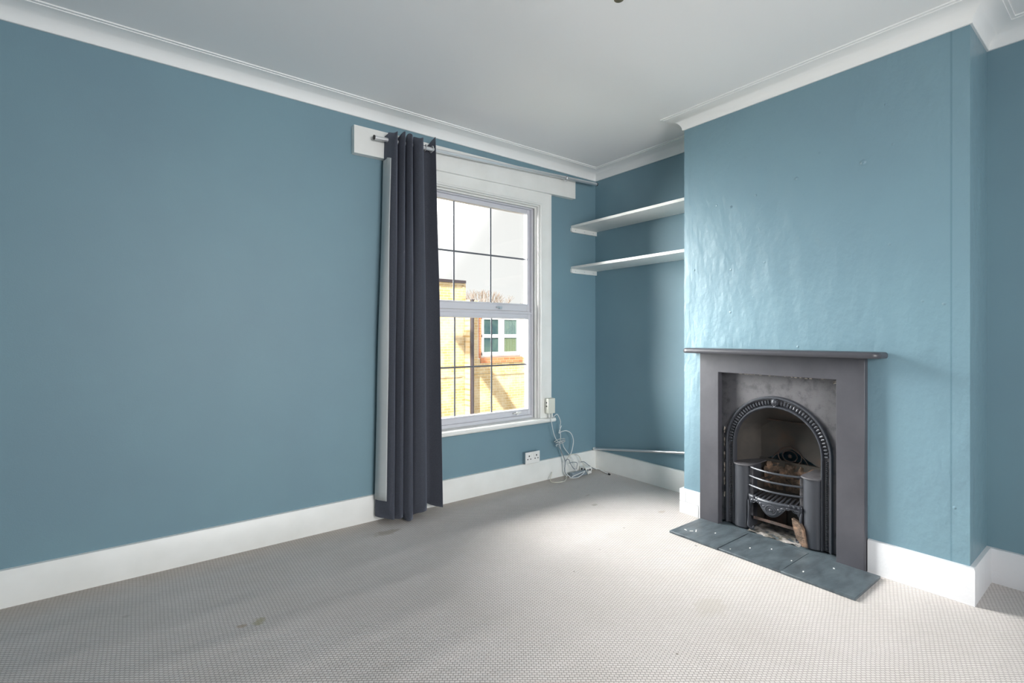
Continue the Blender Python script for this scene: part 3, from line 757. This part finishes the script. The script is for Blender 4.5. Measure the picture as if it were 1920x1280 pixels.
for r_ in (.026, .017): b.tube([(bow(.5) - .006, YC + r_ * 1.2 * math.cos(a), .184 + r_ * math.sin(a)) for a in [2 * PI * q / 26 for q in range(26)]], .0035, 6, closed=True)
b.ball((bow(.5) - .010, YC, .184), .007, .009, .009, 10)
for i in range(30):
    s_ = .03 + .94 * i / 29; b.ball((bow(s_) - .007, GY0 + (GY1 - GY0) * s_, .224), .004, .004, .003, 6)
for s_, zz, r_ in ((.30, .205, .010), (.36, .195, .008), (.64, .195, .008), (.70, .205, .010), (.22, .212, .008), (.78, .212, .008), (.10, .205, .012), (.90, .205, .012)):
    b.ball((bow(s_) - .005, GY0 + (GY1 - GY0) * s_, zz), .006, r_ * 1.2, r_ * .8, 8)
    b.tube([(bow(s_) - .006, GY0 + (GY1 - GY0) * s_ + r_ * 1.5 * math.cos(a), zz + r_ * 1.1 * math.sin(a)) for a in [2 * PI * q / 14 for q in range(14)]], .0018, 5, closed=True)
b.build('fret_ornament', 'iron_blue', fret)
for i in range(11):
    s_ = .08 + .84 * i / 10; y = GY0 + (GY1 - GY0) * s_
    MB().obox((-.265 + bow(s_) * .16 + .02, y - .006, .230), (.075, .012, 0), (0, .0055, 0), (0, 0, .005)).build('grate_slat', 'iron_blue', fp, bevel=.002)
# scroll feet beside the ash opening
for sgn in (1, -1):
    y = YC + sgn * .150
    MB().tube(crom([(-.350, y, .20), (-.356, y - sgn * .004, .14), (-.352, y, .08), (-.360, y - sgn * .004, .045), (-.350, y - sgn * .022, .032), (-.345, y - sgn * .03, .045)], 6), .006, 8).build('scroll_foot', 'iron_blue', fp)
# firebricks behind the bars
random.seed(8)
b = MB()
rows = []
for i in range(11):
    z = .24 + .165 * i / 10; rows.append([(-.135 + random.uniform(-.018, .012), YC + .155 - .31 * j / 16, z) for j in range(17)])
b.grid(rows)
b.build('firebrick_back', 'firebrick', fp, fix=False)
# lower box: dark sides and back under the grate
b = MB().box(-.13, -.10, YC - .26, YC + .26, .0, .42)
b.box(-.30, -.13, YC + .158, YC + .17, .0, .30).box(-.30, -.13, YC - .17, YC - .158, .0, .30)
b.build('ash_chamber', 'soot', fp)
b = MB()
rows = [[(-.372 + .247 * i / 12, YC + .146 - .292 * j / 18, .012 + .010 * math.sin(i * 1.7 + j * .9) * .5 + random.uniform(0, .008)) for j in range(19)] for i in range(13)]
o = b.grid(rows).build('ash_bed', 'ash', fp, fix=False); o['kind'] = 'stuff'
MB().box(-.33, -.322, YC - .10, YC + .13, .085, .100).build('cross_bar', 'rusty', fp)
MB().box(-.145, -.131, YC + .02, YC + .14, .03, .16).build('draught_plate', 'rusty', fp)
MB().box(-.4025, -.13, IY1 + .001, IY0 - .001, .0005, .0135).build('base_slab', 'slate', fp)
# loose broken brick leaning under the grate
bf = MB().add([(-.375, -1.842, .165), (-.372, -1.880, .150), (-.378, -1.905, .118), (-.372, -1.925, .024), (-.372, -1.898, .022), (-.376, -1.868, .060), (-.372, -1.850, .110),
               (-.345, -1.842, .165), (-.342, -1.880, .150), (-.346, -1.905, .118), (-.342, -1.925, .024), (-.342, -1.898, .022), (-.345, -1.868, .060), (-.342, -1.850, .110)],
              [(0, 1, 2, 3, 4, 5, 6), (13, 12, 11, 10, 9, 8, 7)] + [(i, (i + 1) % 7, 7 + (i + 1) % 7, 7 + i) for i in range(7)])
o = bf.build('brick_fragment', 'firebrick', bevel=.002); tag(o, 'broken piece of firebrick leaning under the right of the grate', 'brick')

# ------------------------------------------------------------------ hearth
h = empty('hearth', (-.57, -1.79, 0)); tag(h, 'low slate hearth of three tiles in front of the fireplace', 'hearth')
ys = (-1.295, -1.610, -1.945, -2.272)
for i in range(3):
    o = MB().box(-.741 + (.003 if i == 1 else 0), -.4035, ys[i + 1] + .0012, ys[i] - .0012, .0005, .0140 - .001 * (i == 1)).build('slate_tile', 'slate', h, bevel=.002)
flakes = ((-.62, -1.40, .5, .018, 'long white paint sliver near the left end of the slate hearth'),
          (-.645, -1.385, -.7, .010, 'short crooked white flake beside the long sliver, towards the carpet'),
          (-.655, -1.352, 1.3, .009, 'white flake nearest the left edge of the slate hearth'),
          (-.56, -1.49, .2, .006, 'small white flake right of the long sliver on the left hearth tile'),
          (-.60, -1.72, .2, .005, 'small white flake near the middle of the centre hearth tile'),
          (-.52, -1.80, .4, .005, 'small white flake on the centre hearth tile, close to the grate opening'),
          (-.70, -1.66, .2, .004, 'tiny white flake near the front edge of the centre hearth tile'),
          (-.58, -1.93, .2, .004, 'tiny white flake on the joint side of the centre tile, next to the right tile'),
          (-.66, -2.02, .2, .006, 'white flake at the left front of the right-hand hearth tile'),
          (-.50, -2.10, .7, .005, 'white flake at the back of the right-hand hearth tile, by the surround leg'))
for x_, y, a, l_, lab in flakes:
    d = Vector((math.cos(a), math.sin(a), 0)) * l_
    o = MB().obox((x_, y, .0152), d, Vector((-d.y, d.x, 0)).normalized() * .0028, (0, 0, .0010)).build('paint_flake', 'chip')
    tag(o, lab, 'paint flake', 'paint flakes on the hearth')

# small screws and plugs in the breast
for (y, z, r_, lab) in ((-1.861, 2.082, .007, 'middle of the three old wall plugs in the chimney breast'), (-2.182, 2.085, .010, 'rightmost and largest old wall plug in the chimney breast'), (-1.478, 2.001, .006, 'lowest, leftmost old wall plug in the chimney breast')):
    o = MB().lathe((BX - .009, y, z), [(.0015, -.002), (r_ * .55, 0), (r_ * .6, .004), (r_ * 1.3, .007), (r_ * 1.5, .0088)], 12, 'x').build('wall_plug', 'paint_breast')
    tag(o, lab, 'wall plug', 'old wall plugs in the chimney breast')

# ------------------------------------------------------------------ pendant
pd = empty('ceiling_pendant', (-1.99, -1.965, ZC)); tag(pd, 'dark lamp holder hanging from the ceiling at the top edge', 'ceiling light')
px_, py_ = -1.99, -1.965
MB().lathe((px_, py_, ZC), [(.048, -.001), (.046, -.012), (.030, -.026), (.008, -.030)], 24).build('ceiling_rose', 'plastic', pd)
MB().cyl((px_, py_, ZC - .028), (px_, py_, 2.44), .003, 8).build('flex', 'cable_grey', pd)
MB().lathe((px_, py_, 2.44), [(.006, .0), (.014, -.008), (.017, -.030), (.021, -.034), (.021, -.062), (.017, -.064), (.017, -.078), (.010, -.080)], 20).build('lamp_holder', 'brass', pd)

# ------------------------------------------------------------------ outside
EY = 8.9
struct(MB().box(-14, 22, .4, 5.0, -3.25, -3.0).build('ground', 'ground', smooth=False))
struct(MB().box(-14, 22, 5.0, 30, -3.25, -3.0).build('garden_ground', 'soil', smooth=False))
hs = empty('neighbour_house', (3, EY, -3)); tag(hs, 'yellow brick house opposite, seen through the window', 'house')
NWX0, NWX1 = 4.74, 6.20
b = MB()
b.box(-4, 4.20, EY, EY + .35, -3, 2.66).box(4.20, 4.62, EY, EY + .35, -3, 2.2).box(4.62, 9.5, EY, EY + .35, -3, .50)
b.build('brick_wall', 'stock', hs, smooth=False)
MB().box(-4.1, 4.15, EY - .10, EY + .4, 2.66, 2.74).build('gutter', 'darkpipe', hs)
MB().cyl((4.205, EY - .33, -3), (4.205, EY - .33, 2.2), .055, 14).build('downpipe', 'darkpipe', hs)
MB().box(4.08, 4.14, EY - .02, EY, -2.0, 2.6).build('brick_joint', 'stock', hs, smooth=False)
# shallow brick nib that carries the pipe
MB().box(4.17, 4.27, EY - .27, EY, -3, 2.2).build('brick_nib', 'stock', hs, smooth=False)
b = MB().box(4.62, 9.5, EY, EY + .33, .50, 2.15)
b.build('white_bay', 'render', hs, smooth=False)
MB().box(4.64, 4.72, EY - .02, EY + .02, .52, 2.05).build('red_brick_reveal', 'redbrick', hs, smooth=False)
MB().box(4.70, 6.25, EY - .035, EY + .01, .38, .54).build('red_brick_sill', 'redbrick', hs, smooth=False)
MB().box(2.0, 9.5, EY - .03, EY, .02, .06).build('string_course', 'stock', hs, smooth=False)
wf = MB()
nx0, nx1, nz0, nz1 = 4.74, 6.12, .60, 1.72
mxx = (nx0 + nx1) / 2
wf.box(nx0, nx0 + .05, EY - .06, EY + .03, nz0, nz1).box(nx1 - .10, nx1, EY - .06, EY + .03, nz0, nz1).box(mxx - .10, mxx + .10, EY - .06, EY + .03, nz0, nz1)
for z0, z1 in ((nz0, nz0 + .10), (1.12, 1.22), (nz1 - .06, nz1)): wf.box(nx0, nx1, EY - .055, EY + .03, z0, z1)
wf_ = wf.build('window_frame', 'extwhite', hs, bevel=.01)
MB().box(nx0, nx1, EY - .02, EY - .01, nz0, nz1).build('window_glass', 'extglass', wf_, smooth=False)
b = MB()
for i in range(9): b.box(mxx + .16 + i * .055, mxx + .175 + i * .055, EY - .026, EY - .021, nz0 + .10, nz1 - .06)
b.build('window_blind', 'blind', wf_, smooth=False)
MB().box(mxx + .12, nx1 - .12, EY - .024, EY - .0205, nz0 + .10, 1.10).build('plant_behind_glass', 'green', wf_, smooth=False)
# unseen board added so a diagonal shadow falls on the wall opposite
def back(p_, t_): return Vector(p_) - SUN_T * t_
TT = 11.0
q = [back(p_, TT) for p_ in ((3.72, EY, 1.20), (4.32, EY, 1.20), (6.55, EY, -1.74), (6.08, EY, -1.74))]
vs = [tuple(v_) for v_ in q] + [tuple(v_ + Vector((0, -.06, 0))) for v_ in q]
rv = empty('shadow_caster', tuple(q[0])); tag(rv, 'sloping board added outside the view to cast the diagonal shadow', 'shadow caster')
MB().add(vs, [(0, 1, 2, 3), (7, 6, 5, 4), (0, 4, 5, 1), (1, 5, 6, 2), (2, 6, 7, 3), (3, 7, 4, 0)]).build('shadow_board', 'extwhite', rv, smooth=False)
MB().cyl((q[2].x - .1, q[2].y - .03, q[2].z + .05), (q[2].x - .1, q[2].y - .03, -3), .03).build('support_post', 'extwhite', rv)
# bare tree behind the house
random.seed(5)
tr_ = MB()
def twig(p_, d, l_, r_, k):
    e = p_ + d * l_; tr_.tube([p_, e], [r_, r_ * .6], 5)
    if k:
        for _ in range(3):
            nd = (d + Vector((random.uniform(-.6, .6), random.uniform(-.6, .6), random.uniform(-.1, .5)))).normalized(); twig(e, nd, l_ * .68, r_ * .6, k - 1)
twig(Vector((9.6, 17.0, -3)), Vector((0, 0, 1)), 2.35, .10, 5)
o = tr_.build('bare_tree', 'twig', fix=False); tag(o, 'pale bare tree behind the house opposite', 'tree')
